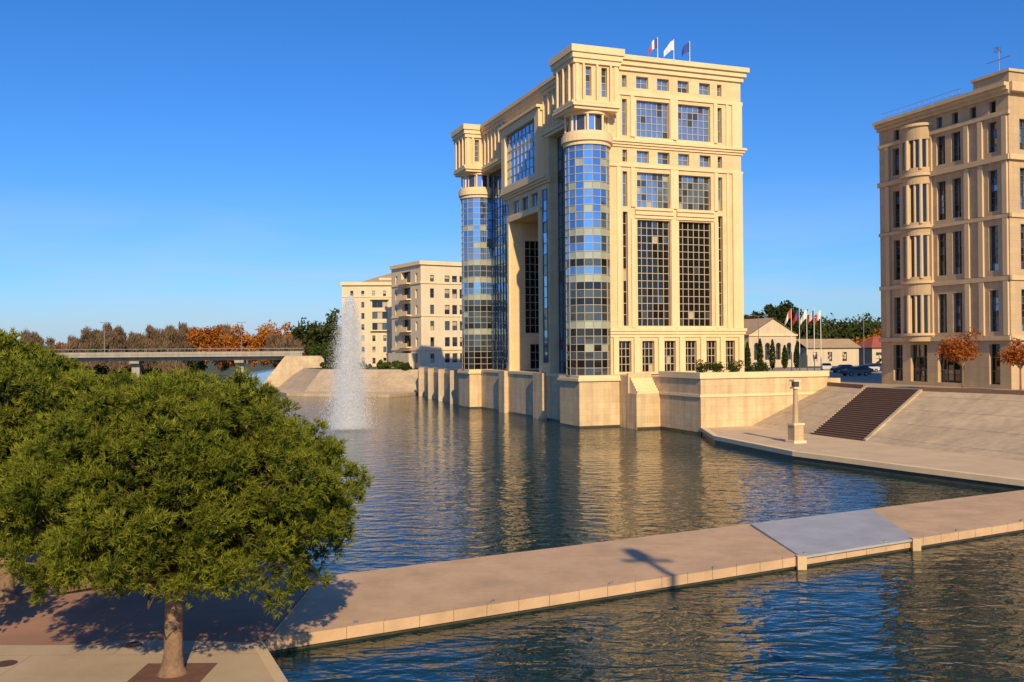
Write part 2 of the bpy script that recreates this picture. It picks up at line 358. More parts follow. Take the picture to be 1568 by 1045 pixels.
for z0,z1,d in((10.6,11.1,.35),(17.2,17.7,.2),(24.1,24.5,.2),(30.4,31.0,.35),(37.8,38.8,.7)): b.bf(FR,-.2,25,-.1,d,z0,z1,'trim2')
b.box(0.1,25,.1,18.9,37.8,38.1,'roof'); b.box(.0,25,18.95,19.05,5.4,38,'stone2')
b.box(1.0,24,.8,5.5,38.1,40.4,'stone2'); b.box(.8,24,.6,5.7,40.4,40.7,'trim2')
b.box(3,24,7,15,38.1,40.2,'stone2')
b.done('facade',RB,zs=RZ)
b=MB()
for i in range(13):
    b.tube([(.1,6.5+i,38.2),(.1,6.5+i,39.9)],[.03,.03],'metal',4)
for z in(39.3,39.9): b.tube([(.1,6.3,z),(.1,18.8,z)],[.03,.03],'metal',4)
b.tube([(1.4,2.4,40),(1.4,2.4,43.6)],[.05,.04],'metal',5); b.tube([(.2,1.6,43.3),(2.6,3.2,43.3)],[.05,.05],'metal',4); b.tube([(1.4,.9,42.2),(1.4,4,42.2)],[.05,.05],'metal',4)
for i in range(5): b.tube([(.4+.4*i,1.2+.35*i,43.1),(.4+.4*i,2.2+.35*i,43.4)],[.035,.035],'metal',4)
b.done('roof_railing_and_antenna',RB,zs=RZ)
# ------------------------------------------------------------------ BACK BUILDINGS
A1=empty('white_apartment_block',(-22.2,235,0),math.radians(31))
b=MB(); fr1=(0,0,1,0,0,-1); fr2=(0,0,0,1,-1,0)
bp=['gdark','gmid','blind']
o=[]
for f in range(6):
    z=6.8+f*4.0
    for x,w in((2.5,1.1),(6.5,1.4),(8.6,1.4),(10.7,1.4),(15,1.1),(19,1.4),(21.1,1.4),(26,1.1)):
        o.append((x,x+w,z,z+(2.3 if f<5 else 1.6),1,2,bp,'framed'))
b.wall(fr1,0,32,5.0,31.2,o,'stone3',.35)
o=[]
for f in range(6):
    z=6.8+f*4.0
    o.append((2,3.2,z,z+2.2,1,2,bp,'framed'))
    o.append((6,11.5,z,z+2.9,3,1,['gdark'],'framed'))
    o.append((14,15.2,z,z+2.2,1,2,bp,'framed'))
    b.bf(fr2,5.6,11.9,0,1.3,z-.3,z,'trim'); b.bf(fr2,5.6,11.9,1.2,1.3,z,z+.9,'trim')
b.wall(fr2,0,17.6,5.0,31.2,o,'stone3',1.0)
for f in (fr1,fr2):
    wd=32 if f is fr1 else 17.6
    b.bf(f,-.4,wd,-.1,.5,30.9,31.8,'trim'); b.bf(f,-.2,wd,-.1,.25,26.3,26.7,'trim'); b.bf(f,-.2,wd,-.1,.25,9.9,10.4,'trim'); b.bf(f,-.2,wd,-.1,.2,18.2,18.5,'trim')
b.box(0.1,31.9,.1,17.5,31,31.3,'roof'); b.box(0,32,17.5,17.6,5,31,'stone3')
b.box(-2.0,-.0,3,15.5,5,9.2,'stone3')
b.done('facade',A1)
A2=empty('pale_apartment_block',(-46.9,266,0),math.radians(4))
b=MB()
o=[]
for f in range(7):
    z=6.3+f*3.1
    for x in(2.2,5.2,8.2,11.2,14.2,17.2): 
        if f in(3,4,5) and x in(8.2,11.2): continue
        o.append((x,x+.85,z,z+1.6,1,2,bp,'framed'))
    if f in(3,4,5): o.append((8.2,12.4,z,z+2.0,3,1,bp,'framed'))
b.wall(fr1,0,26,5,28.2,o,'stone3',.3)
b.bf(fr1,-.4,26,-.1,.6,28.0,28.9,'trim'); b.bf(fr1,7.8,12.8,0,.9,15.3,15.6,'trim'); b.bf(fr1,7.8,12.8,0,.9,24.0,24.4,'trim'); b.bf(fr1,-.1,26,-.1,.2,24.7,25,'trim')
b.box(-.05,0,0,18,5,28.2,'stone3')
b.poly([(5,-.5,28.9),(26,-.5,28.9),(26,9,32.4),(14,9,32.4)],'tile'); b.poly([(5,-.5,28.9),(14,9,32.4),(14,18,28.9),(5,18,28.9)],'tile')
b.box(10,26,1.5,16,28.4,30.2,'stone3')
b.done('facade',A2)
# ------------------------------------------------------------------ TERRAIN
FT=[(28,113.4),(31.5,101.7),(34.3,93.8),(36.6,87.3),(40.8,76.5),(60,45),(100,-20)]
TP=[(38.5,117.6),(39.7,108),(43.1,101.1),(47,94.5),(52,85),(72,56),(115,-10)]
FE=[(-21,216),(-48,222),(-60,246),(-78,335),(-108,600)]
FTp=[(-20,222),(-46,232),(-56,256),(-72,340),(-100,600)]
ZT=5.45
b=MB()
east=TP[::-1]+[W(13,-14),W(4,0),W(2,40),(-9.3,172),(-21,214)]+FTp+[(-900,6000),(6000,6000),(6000,-800),(115,-800)]
b.poly([(x,y,ZT) for x,y in east],'land')
west=[(-2,-800),(-2,15),(-6.3,27.1),(-8.1,31.1),(-8.1,40.5),(-29,96),(-62,185),(-92,260),(-110,330),(-140,600),(-1000,6000),(-6000,6000),(-6000,-800)]
b.poly([(x,y,.55) for x,y in west],'land')
b.poly([(-1000,6000,ZT),(-900,6000,ZT),(-100,600,ZT),(-140,600,.5)],'land')
g=b.done('ground')
import bmesh
bm=bmesh.new(); bm.from_mesh(g.data); bmesh.ops.triangulate(bm,faces=bm.faces[:],ngon_method='EAR_CLIP'); bm.to_mesh(g.data); bm.free()
b=MB()
b.poly([(x,y,ZT+.01) for x,y in [(72.5,56.5),(52.2,85.2),(47.2,94.7),(43.3,101.2),(39.9,108.1),(38.7,117.8),W(24,20),W(24,60),(60,210),(140,210),(140,56)]],'plaza')
b.done('plaza')
b=MB()
b.poly([(-21,214,ZT+.01),(-9.3,172,ZT+.01),W(1.5,46)+(ZT+.01,),W(30,60)+(ZT+.01,),(20,240,ZT+.01),(-20,240,ZT+.01),(-19,222,ZT+.01)],'plaza')
wallstrip(b,[W(1.0,45),(-9.3,172),(-21,214),(-21,217),(-20,222)],-1,ZT+.012,'bank')
wallstrip(b,[(-9.0,172.2),(-20.7,214.2)],ZT,ZT+1.0,'trim')
for i in range(4):
    x=-10.5-i*2.9; y=176.5+i*10.2
    b.box(x-.9,x+.3,y-.6,y+.6,-.5,6.2,'bank')
b.done('quay_wall')
b=MB()
for i in range(len(FT)-1):
    if i==1: continue
    b.poly([(*FT[i],.8),(*FT[i+1],.8),(*TP[i+1],ZT),(*TP[i],ZT)],'bank')
b.poly([(22,111.5,-.5),(28,113.4,.8),(38.5,117.6,ZT),(38.5,118,0)],'bank')
for i in range(len(TP)-1):
    if i==1: continue
    p=Vector(TP[i]);q=Vector(TP[i+1]);d=(q-p).normalized();n=Vector((d.y,-d.x))*-.35
    b.box8([(*p,ZT-.2),(*q,ZT-.2),(*(q-n),ZT-.2),(*(p-n),ZT-.2),(*p,ZT+.28),(*q,ZT+.28),(*(q-n),ZT+.28),(*(p-n),ZT+.28)],'steps')
b.done('sloping_stone_embankment')
b=MB()
A,B_,C,D=[Vector(q) for q in((31.5,101.7),(34.3,93.8),(43.1,101.1),(39.7,108))]
n=26
for i in range(n):
    t0=i/n;t1=(i+1)/n; zt=.8+(ZT-.8)*t1
    p0=A.lerp(D,t0);p1=B_.lerp(C,t0);q1=B_.lerp(C,t1);q0=A.lerp(D,t1); z0=zt-(ZT-.8)/n-.01
    b.poly([(*p0,z0),(*p1,z0),(*p1,zt),(*p0,zt)],'iron'); b.poly([(*p0,zt),(*p1,zt),(*q1,zt),(*q0,zt)],'steps')
for P0,P1 in((A,D),(B_,C)):
    dd=(B_-A).normalized()*.2
    b.box8([(*(P0-dd),.3),(*(P0+dd),.3),(*(P0+dd),.95),(*(P0-dd),.95),(*(P1-dd),ZT-.5),(*(P1+dd),ZT-.5),(*(P1+dd),ZT+.2),(*(P1-dd),ZT+.2)],'bank')
b.done('stone_staircase')
WE=[(21.8,111.2),(21.0,100),(24.7,84.6),(30.6,73),(34.8,65.4),(50,40),(85,-20)]
b=MB()
b.poly([(x,y,.8) for x,y in WE+FT[::-1]],'path'); wallstrip(b,WE,-1,.8,'wet')
for i in range(len(WE)-1):
    p=Vector(WE[i]);q=Vector(WE[i+1]);d=(q-p).normalized();n_=Vector((-d.y,d.x))*.5
    b.box8([(*(p-n_*.3),.45),(*(q-n_*.3),.45),(*(q+n_),.45),(*(p+n_),.45),(*(p-n_*.3),.86),(*(q-n_*.3),.86),(*(q+n_),.86),(*(p+n_),.86)],'trim')
b.done('riverside_path')
LE=[(-21,214),(-26,203),(-50,213),(-62,240),(-80,330),(-110,600)]
b=MB()
b.poly([(x,y,.6) for x,y in LE+FE[::-1]],'path'); wallstrip(b,LE,-1,.6,'bank')
for i in range(len(FE)-1): b.poly([(*FE[i],.6),(*FE[i+1],.6),(*FTp[i+1],ZT),(*FTp[i],ZT)],'bank' if i<3 else 'land')
b.done('far_river_bank')
b=MB()
wallstrip(b,west[1:10],-1,.55,'base')
b.poly([(x,y,.57) for x,y in [(-8.12,31.1),(-8.12,40.5),(-29,96),(-80,96),(-60,29)]],'asph')
b.poly([(x,y,.585) for x,y in [(-2,15),(-6.3,27.1),(-8.1,31.1),(-12.6,31.6),(-14.0,31.0),(-40,31.4),(-40,15)]],'conc')
p=[(-2,15),(-6.3,27.1),(-8.1,31.1)]
for i in range(2):
    a_=Vector(p[i]);c_=Vector(p[i+1]);d=(c_-a_).normalized();n_=Vector((-d.y,d.x))*.35
    b.box8([(*a_,.3),(*c_,.3),(*(c_+n_),.3),(*(a_+n_),.3),(*a_,.61),(*c_,.61),(*(c_+n_),.61),(*(a_+n_),.61)],'path')
for x,y in((-15.4,29.2),(-12.3,31.0)):
    pts=[(x+.33*math.cos(t*math.pi/10),y+.33*math.sin(t*math.pi/10),.592) for t in range(20)]; b.poly(pts,'iron')
b.done('quay_pavement')
b=MB()
J=[(-8.1,31.8),(44.1,61.3),(50,72.4),(-8.1,40.5)]
def jl(t,w):
    a_=Vector(J[0]).lerp(Vector(J[1]),t); c_=Vector(J[3]).lerp(Vector(J[2]),t); return a_.lerp(c_,w)
f=[jl(0,0),jl(1,0),jl(1,1),jl(0,1)]
b.box8([(*q,.1) for q in f]+[(*q,.5) for q in f],'jetty')
f=[jl(0,.0),jl(1,.0),jl(1,.998),jl(0,.998)]
b.box8([(*q,-1) for q in f]+[(*q,.099) for q in f],'wet')
segs=44
for i in range(segs):
    t0=i/segs;t1=(i+1)/segs-.0003
    f=[jl(t0,-.012),jl(t1,-.012),jl(t1,.04),jl(t0,.04)]; dz=random.uniform(-.008,.008)
    b.box8([(*q,.12) for q in f]+[(*q,.525+dz) for q in f],'jetty')
for i in range(11):
    q=jl(.05+i*.09,.02); b.box(q.x-.07,q.x+.07,q.y-.07,q.y+.07,.52,.6,'metal')
b.done('river_jetty')
b=MB()
f=[jl(.405,-.03),jl(.535,-.03),jl(.50,.93),jl(.36,.93)]
M['plate']=mat('galvanised_plate',(.46,.46,.46),.55,.15,.6,metal=.2)
b.box8([(*q,.45) for q in f]+[(f[0].x,f[0].y,.56),(f[1].x,f[1].y,.56),(f[2].x,f[2].y,.62),(f[3].x,f[3].y,.62)],'plate')
for t in(.405,.535):
    q=jl(t,-.03); b.box(q.x-.2,q.x+.2,q.y-.2,q.y+.2,.0,.6,'base')
b.done('metal_lock_gate_plate')
# ------------------------------------------------------------------ WATER
m,t,bs=nt('river_water'); N=t.nodes;L=t.links
bs.inputs['Base Color'].default_value=(.006,.030,.027,1); bs.inputs['Roughness'].default_value=.02; bs.inputs['IOR'].default_value=1.33
tc=N.new('ShaderNodeTexCoord')
def wn(scale,rot,sx,sy,det=3,dist=.5):
    mp=N.new('ShaderNodeMapping'); mp.inputs['Rotation'].default_value=(0,0,rot); mp.inputs['Scale'].default_value=(sx,sy,1)
    L.new(tc.outputs['Object'],mp.inputs[0]); n=N.new('ShaderNodeTexNoise'); n.inputs['Scale'].default_value=scale; n.inputs['Detail'].default_value=det
    n.inputs['Distortion'].default_value=dist
    L.new(mp.outputs[0],n.inputs['Vector']); return n.outputs['Fac']
n1=wn(.9,.3,.6,1.2,2); n2=wn(2.6,-.4,.7,1.2,2); n3=wn(.05,.2,1,1,3)
mr_=N.new('ShaderNodeMapRange'); mr_.inputs[1].default_value=.35; mr_.inputs[2].default_value=.65; mr_.inputs[3].default_value=.6; mr_.inputs[4].default_value=1; L.new(n3,mr_.inputs[0])
b1=N.new('ShaderNodeBump'); b1.inputs['Distance'].default_value=.16; L.new(mr_.outputs[0],b1.inputs['Strength']); L.new(n1,b1.inputs['Height'])
b2=N.new('ShaderNodeBump'); b2.inputs['Distance'].default_value=.036; L.new(mr_.outputs[0],b2.inputs['Strength']); L.new(n2,b2.inputs['Height']); L.new(b1.outputs[0],b2.inputs['Normal'])
L.new(b2.outputs[0],bs.inputs['Normal'])
M['water']=m
b=MB(); b.poly([(-400,-60,0),(160,-60,0),(160,700,0),(-400,700,0)],'water'); b.done('river_water')
# ------------------------------------------------------------------ FOLIAGE
def trimesh(name,V,F,tone,m,parent=None,k=3):
    me=bpy.data.meshes.new(name); me.vertices.add(len(V)); me.vertices.foreach_set('co',V.astype(np.float32).ravel())
    nf=len(F); me.loops.add(nf*k); me.loops.foreach_set('vertex_index',F.astype(np.int32).ravel())
    me.polygons.add(nf); me.polygons.foreach_set('loop_start',np.arange(0,nf*k,k,dtype=np.int32))
    me.update(calc_edges=True)
    a=me.attributes.new('tone','FLOAT','FACE'); a.data.foreach_set('value',tone.astype(np.float32))
    me.materials.append(m); o=bpy.data.objects.new(name,me); COL.objects.link(o); 
    if parent: o.parent=parent
    return o
def nrm(a): return a/np.maximum(np.linalg.norm(a,axis=1,keepdims=True),1e-6)
def needles(name,Pt,D,nn,Ln,Wd,m,parent,spread=.6,rv=None):
    n=len(Pt); Pr=np.repeat(Pt,nn,0); Dr=np.repeat(D,nn,0)
    d=nrm(Dr+spread*rng.normal(size=Dr.shape)); base=Pr+rng.normal(size=Pr.shape)*.03
    sd=nrm(np.cross(d,rng.normal(size=d.shape)))*Wd/2
    tip=base+d*(Ln*rng.uniform(.7,1.15,(len(d),1)))
    V=np.stack([base-sd,base+sd,tip],1).reshape(-1,3); F=np.arange(len(V)).reshape(-1,3)
    r=rv if rv is not None else rng.random(n)
    rr=np.clip(np.repeat(r,nn)+rng.normal(size=n*nn)*.12,0,1)
    return trimesh(name,V,F,rr,m,parent)
def leaves(name,Pt,sz,m,parent,rv=None,vert=0):
    n=len(Pt); d=rng.normal(size=(n,3)); d[:,2]+=vert*np.sign(rng.normal(size=n)); d=nrm(d); e=nrm(np.cross(d,rng.normal(size=(n,3))))
    s=sz*rng.uniform(.6,1.3,(n,1)); wf=.6 if vert==0 else .12
    V=np.stack([Pt-d*s,Pt+e*s*wf,Pt+d*s,Pt-e*s*wf],1).reshape(-1,3); F=np.arange(len(V)).reshape(-1,4)
    return trimesh(name,V,F,rv if rv is not None else rng.random(n),m,parent,4)
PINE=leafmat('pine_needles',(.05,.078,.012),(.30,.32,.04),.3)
PINEI=leafmat('pine_inner_shade',(.025,.03,.01),(.07,.06,.02),.1)  # crown-interior shade put into darker needles, with some autumn brown
def pine(loc,gz,rx,ry,cz,rz,nl,lr,nt_,nn,Ln,Wd,seed,cx=0,zmin=-.62):
    global rng,b
    rng=np.random.default_rng(seed); E=empty('pine_tree',(loc[0],loc[1],gz)); r=random.Random(seed)
    h=cz-gz; c=[];O=[]
    ph=rng.uniform(0,6.28,6)
    while len(c)<nl:
        v=nrm(rng.normal(size=(1,3)))[0]
        if v[2]<zmin: continue
        th=math.atan2(v[1],v[0]); lump=1+.06*math.sin(3*th+ph[0]+2*v[2])+.05*math.sin(7*th+ph[1])+.05*math.sin(6*v[2]+ph[2]+2*th)
        f=rng.uniform(.83,1.02)*lump if rng.random()<.85 else rng.uniform(.55,.83)
        if math.sin(5*th+ph[3])*math.sin(5*v[2]*1.6+ph[4])>.62 : f*=.8
        c.append((cx+v[0]*(rx-lr)*f,v[1]*(ry-lr)*f,h+v[2]*(rz-lr)*f)); O.append(v/np.array([rx,ry,rz]))
    c=np.array(c); O=nrm(np.array(O)); PT=[];DD=[];RV=[]
    for q,out in zip(c,O):
        R=lr*rng.uniform(.6,1.3); k=int(nt_*(R/lr)**2)
        ax=nrm((out*.6+np.array([0,0,.7])+rng.normal(size=3)*.25)[None,:])[0]
        v=nrm(rng.normal(size=(k,3))+ax*.5)
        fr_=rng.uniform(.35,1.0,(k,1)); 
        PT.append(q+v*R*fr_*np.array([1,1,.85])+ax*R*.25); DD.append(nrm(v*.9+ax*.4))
        RV.append(np.clip(-.05+.55*fr_[:,0]+.22*(v@ax)+rng.normal()*.12+rng.normal(size=k)*.1,0,1))  # crevice shade put into needle colour: dark inside clumps, paler new tips outside
    PT=np.concatenate(PT);DD=np.concatenate(DD);RV=np.concatenate(RV)
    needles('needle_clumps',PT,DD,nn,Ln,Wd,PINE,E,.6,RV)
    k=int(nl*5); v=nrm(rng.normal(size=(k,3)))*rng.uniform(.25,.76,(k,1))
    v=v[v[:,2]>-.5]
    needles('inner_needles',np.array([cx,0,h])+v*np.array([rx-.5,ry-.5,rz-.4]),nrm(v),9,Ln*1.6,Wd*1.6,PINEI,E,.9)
    b=MB(); hb=h-rz*.62
    b.tube([(0,0,-.1),(0.0,0,.2),(.02,.02,.6),(.06,.03,hb),(.2,.05,h),(.4,0,h+rz*.5)],[.50,.34,.27,.24,.15,.05],'bark',14)
    for q in c[::9]:
        z0=r.uniform(hb*.85,h); mid=(q[0]*.45,q[1]*.45,z0+(q[2]-z0)*.4+r.uniform(-.2,.2))
        b.tube([(0.08,0,z0),mid,tuple(q)],[.09,.055,.02],'bark',5,False)
    for i in range(26):
        t=r.uniform(0,6.28); z0=r.uniform(hb*.9,h*.8); R_=r.uniform(1.5,3.4)
        b.tube([(0.06,0,z0),(R_*.5*math.cos(t),R_*.5*math.sin(t),z0+.1),(R_*math.cos(t+.2),R_*math.sin(t+.2),z0+r.uniform(-.1,.6)),((R_+.6)*math.cos(t+.3),(R_+.6)*math.sin(t+.3),z0+r.uniform(.1,.9))],[.06,.045,.025,.008],'bark',4,False)
    b.done('trunk_and_limbs',E,smooth=True)
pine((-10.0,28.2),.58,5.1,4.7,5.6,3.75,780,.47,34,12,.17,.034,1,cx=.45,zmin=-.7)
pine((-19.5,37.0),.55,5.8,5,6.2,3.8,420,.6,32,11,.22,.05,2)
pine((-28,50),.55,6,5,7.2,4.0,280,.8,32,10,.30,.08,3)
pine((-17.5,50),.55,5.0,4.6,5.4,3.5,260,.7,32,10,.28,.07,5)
b=MB(); b.box(-11.05,-8.95,27.4,29.1,.5,.596,'pit'); b.done('tree_pit')
def broad(name,loc,h,r,tr,n,sz,c1,c2,th=.12,seed=3,clumps=14,squash=1.0):
    global rng,b
    rng=np.random.default_rng(seed); E=empty(name,loc); m=leafmat(name+'_leaves',c1,c2,.3)
    cs=nrm(rng.normal(size=(clumps,3)))*rng.uniform(.3,.8,(clumps,1))*np.array([r,r,(h-tr)/2*squash])+np.array([0,0,(h+tr)/2])
    idx=rng.integers(0,clumps,n); v=nrm(rng.normal(size=(n,3)))*rng.uniform(.4,1,(n,1))*r*.45
    leaves('leaves',cs[idx]+v,sz,m,E)
    b=MB(); b.tube([(0,0,-.1),(0,0,tr),(0.05,0,(h+tr)/2),(0,0,h*.9)],[th,th*.8,th*.5,.02],'bark',7)
    for q in cs: b.tube([(0,0,tr*.9+(q[2]-tr)*.2),tuple(q)],[th*.4,.015],'bark',4,False)
    b.done('trunk_and_limbs',E); return E
broad('autumn_tree',(46.0,98.2,ZT),6.3,2.2,2.4,2600,.13,(.28,.075,.02),(.48,.16,.03),.11,11)
broad('autumn_tree',(50.0,94.6,ZT),5.4,1.9,2.2,2200,.13,(.28,.07,.02),(.46,.15,.03),.11,12)
broad('young_tree',(-16.9,28.2,.58),5.8,1.7,2.8,1100,.14,(.10,.07,.02),(.2,.12,.03),.09,13)
for i,(u,v,hh) in enumerate(((9.5,-12,2.3),(11,-13,2.0),(13.6,-13,2.3),(16,-13,1.7),(18,-12,1.8))):
    x,y=W(u,v); broad('terrace_shrub',(x,y,6.4),hh,1.2,.4,900,.1,(.03,.05,.015),(.07,.09,.02),.06,20+i,8)
def treeline(name,specs,m1,m2,sz,n,seed,vert=0):
    global rng
    rng=np.random.default_rng(seed); PT=[];RV=[]
    for x,y,z0,h,r in specs:
        cl=12; cs=nrm(rng.normal(size=(cl,3)))*rng.uniform(.2,.8,(cl,1))*np.array([r,r,h*.45])+np.array([x,y,z0+h*.5])
        idx=rng.integers(0,cl,n); v=nrm(rng.normal(size=(n,3)))*rng.uniform(.3,1,(n,1))*min(r,h*.5)*.5
        p=cs[idx]+v; PT.append(p); RV.append(np.clip(rng.uniform(0,.6)+rng.random(n)*.4,0,1))
    leaves(name,np.concatenate(PT),sz,leafmat(name+'_leaves',m1,m2,.2),None,np.concatenate(RV),vert)
R=random.Random(5)
def line(x0,y0,x1,y1,n,z,h0,h1,r): 
    o=[]
    for i in range(n):
        t=(i+R.random()*.6)/n; h=R.uniform(h0,h1); o.append((x0+(x1-x0)*t,y0+(y1-y0)*t+R.uniform(-8,8),z,h,r*R.uniform(.8,1.2)))
    return o
treeline('distant_green_trees',line(58,250,150,290,34,5,8,13,5)+line(66,300,140,310,34,5,13,18,5)+line(60,330,260,380,44,5,16,22,7)+line(-66,300,-44,285,10,5,14,19,4.5)+line(-320,420,-150,420,40,0,12,18,7)+line(-60,330,-40,330,4,5,15,18,5)+line(-260,330,-105,330,40,0,10,14,5),(.03,.045,.015),(.10,.11,.03),.55,900,31)
treeline('distant_orange_trees',line(-104,325,-64,318,20,3,14,20,4.5)+line(-215,320,-165,320,10,1,14,19,4)+line(92,246,112,246,5,5,8,12,4)+line(-230,380,-120,360,20,1,12,17,5)+line(-175,280,-160,285,4,1,10,14,4),(.30,.09,.02),(.54,.23,.04),.45,1100,32)
treeline('distant_bare_trees',line(-155,350,-100,345,34,1,18,24,3.5)+line(-230,360,-150,360,22,1,15,20,4)+line(-75,300,-62,290,6,4,10,14,4)+line(-130,290,-95,280,8,1,6,9,4),(.15,.105,.07),(.27,.19,.12),1.1,2200,33,vert=2.0)
treeline('riverside_hedge',line(-170,235,-95,268,34,.5,4,7,4)+line(-56,262,-22,226,14,5.2,1.6,2.6,2)+line(-55,270,-48,262,4,5,6,9,3)+line(-100,225,-70,210,8,.5,4,6,3),(.035,.06,.015),(.10,.13,.03),.35,900,34)
treeline('distant_umbrella_pine',[(82,300,17,7,5),(87,303,18,7.5,5),(77,305,16,6,5)],(.03,.045,.015),(.06,.08,.02),.5,1100,35)
def cypress(x,y,h,seed):
    global rng,b
    rng=np.random.default_rng(seed); E=empty('cypress_tree',(x,y,ZT)); t=rng.random(1300); r=.75*np.sin(np.pi*np.clip(t*.93+.07,0,1))**.6*(1-.45*t)*rng.uniform(.5,1.1,1300); a=rng.random(1300)*6.283
    leaves('foliage',np.stack([r*np.cos(a),r*np.sin(a),.4+t*h],1),.18,CYP,E)
    b=MB(); b.tube([(0,0,-.1),(0,0,h*.8)],[.14,.04],'bark',6); b.done('trunk',E)
CYP=leafmat('cypress_leaves',(.02,.035,.012),(.06,.08,.02),.1)
for i in range(5): cypress(47+i*2.9,192+i*1.5,R.uniform(4.5,6.5),60+i)
# ------------------------------------------------------------------ small hall, low building
hl=empty('gabled_hall',(53,215,0),math.radians(25)); b=MB(); M['wwall']=mat('cream_render',(.62,.50,.36),.9,.06,.4,stain=.1)
o=[(1.4+i*3.1,2.8+i*3.1,7.2,10.4,2,3,['gdark','gmid'],'framed') for i in range(4)]
b.wall(fr1,0,13.5,5.4,13,o,'wwall',.4); b.wall((0,0,0,1,-1,0),0,16,5.4,13,[(1.5+i*3,3.2+i*3,7.2,10.8,2,3,['gdark'],'framed') for i in range(5)],'wwall',.4)
b.poly([(0,0,13),(13.5,0,13),(6.75,0,16.4)],'wwall'); b.poly([(-.5,-.5,12.8),(-.5,16,12.8),(6.75,16,16.7),(6.75,-.5,16.7)],'tile'); b.poly([(14,-.5,12.8),(14,16,12.8),(6.75,16,16.7),(6.75,-.5,16.7)],'tile')
for i in range(4):
    cx=2.1+i*3.1; b.poly([(cx+.7*math.cos(t*math.pi/8),-.02,10.4+.7*math.sin(t*math.pi/8)) for t in range(9)],'gdark')
b.bf(fr1,-.2,13.7,-.05,.3,12.6,13.0,'trim'); b.done('walls_and_roof',hl)
lb=empty('low_cream_house',(70,228,0),math.radians(15)); b=MB()
b.wall(fr1,0,14,5.4,10.0,[(1.5+i*4,2.7+i*4,6.6,8.8,2,2,['gdark','gmid'],'framed') for i in range(3)],'wwall',.3); b.box(0,14,.3,9,5.4,9.9,'wwall')
b.poly([(-.5,-.6,9.8),(14.5,-.6,9.8),(14.5,4.6,12.0),(-.5,4.6,12.0)],'tile'); b.poly([(-.5,9.6,9.8),(14.5,9.6,9.8),(14.5,4.6,12.0),(-.5,4.6,12.0)],'tile')
b.done('walls_and_roof',lb)
rc=empty('tile_roofed_pavilion',(88,235,0),math.radians(10)); b=MB(); M['rtile']=mat('red_tiles',(.38,.09,.05),.8)
b.wall(fr1,0,14,5.4,10,[(1+i*3,3+i*3,5.6,8.6,2,2,['gdark','gmid'],'framed') for i in range(4)],'wwall',.3); b.box(0,14,.3,9,5.4,9.9,'wwall')
b.poly([(-.6,-.7,9.8),(14.6,-.7,9.8),(11,4.5,12.4),(3,4.5,12.4)],'rtile'); b.poly([(-.6,-.7,9.8),(3,4.5,12.4),(3,4.6,12.4),(-.6,9.5,9.8)],'rtile'); b.poly([(14.6,-.7,9.8),(11,4.5,12.4),(14.6,9.5,9.8)],'rtile'); b.poly([(-.6,9.5,9.8),(14.6,9.5,9.8),(11,4.5,12.4),(3,4.5,12.4)],'rtile')
b.done('walls_and_roof',rc)
for i,(px,c) in enumerate(((50.0,['red','white']),(51.8,['blue','red']),(53.5,['white']),(55.2,['blue','white','red']),(56.8,['white','red']))):
    e=empty('flagpole',(px,172+i*1.2,ZT)); b=MB(); b.tube([(0,0,0),(0,0,11.5+i%2*.5)],[.09,.05],'white',7); b.ring(0,0,.3,0,.3,'trim',n=8); flag(b,0,0,11.3,1.5,1.5,c,i,1.5); b.done('pole_and_flag',e)
def car(x,y,z,rz,col):
    e=empty('parked_car',(x,y,z),rz); k='paint%d'%int(x*10); M[k]=mat(k,col,.3,.02,1); b=MB()
    prof=[(-2.1,.35),(-2.15,.8),(-1.9,.95),(-1.1,1.0),(-.55,1.42),(.9,1.45),(1.65,1.0),(2.05,.92),(2.1,.35)]
    w=.85
    for i in range(len(prof)):
        p=prof[i];q=prof[(i+1)%len(prof)]; wi=lambda r:w-(.16 if r[1]>1.2 else 0)
        kk='gdark' if abs(p[1]-q[1])>.3 and max(p[1],q[1])>1.3 else k
        b.poly([(p[0],-wi(p),p[1]),(q[0],-wi(q),q[1]),(q[0],wi(q),q[1]),(p[0],wi(p),p[1])],kk)
    for s in(-1,1):
        b.poly([(-2.1,s*w,.35),(-2.15,s*w,.8),(-1.9,s*w,.95),(-1.1,s*w,1.0),(1.65,s*w,1.0),(2.05,s*w,.92),(2.1,s*w,.35)],k)
        b.poly([(-1.1,s*w,1.0),(-.55,s*(w-.16),1.42),(.9,s*(w-.16),1.45),(1.65,s*w,1.0)],'gdark')
        for cx in(-1.35,1.35): b.tube([(cx,s*(w-.15),.33),(cx,s*(w+.03),.33)],[.33,.33],'rubber',12); b.tube([(cx,s*(w+.03),.33),(cx,s*(w+.04),.33)],[.18,.18],'metal',10)
    b.done('body',e)
for x,y,rz,c in((58,168,.1,(.02,.02,.03)),(63,171,.15,(.5,.5,.5)),(68,180,.1,(.03,.05,.12)),(60.5,185,1.3,(.6,.6,.6)),(57,158,.1,(.05,.05,.06)),(74,188,.2,(.35,.03,.03)),(53.5,150,.3,(.1,.1,.11))): car(x,y,ZT+.02,rz,c)
def lamp(x,y,z,h,arm=1.5,nm='street_lamp',rz=0):
    e=empty(nm,(x,y,z),rz); b=MB(); b.ring(0,0,.2,0,.5,'metal',n=8); b.tube([(0,0,0),(0,0,h)],[.1,.06],'metal',8)
    for s in(-1,1):
        b.tube([(0,0,h-.15),(s*arm*.6,0,h+.1),(s*arm,0,h+.12)],[.05,.045,.04],'metal',6); b.box(s*arm-.35,s*arm+.35,-.16,.16,h+.02,h+.18,'metal')
    b.done('pole_and_heads',e)
lamp(50,195,ZT,11,1.6); lamp(75,205,ZT,11,1.6); lamp(-106,250,9.6,8,.8); lamp(-72,256,9.6,8,.8)
for x,y in((66,150),(62.5,140)): lamp(x,y,ZT,5,.5)
e=empty('stone_lamp_pillar',(27.3,92.8,.8),TH); b=MB()
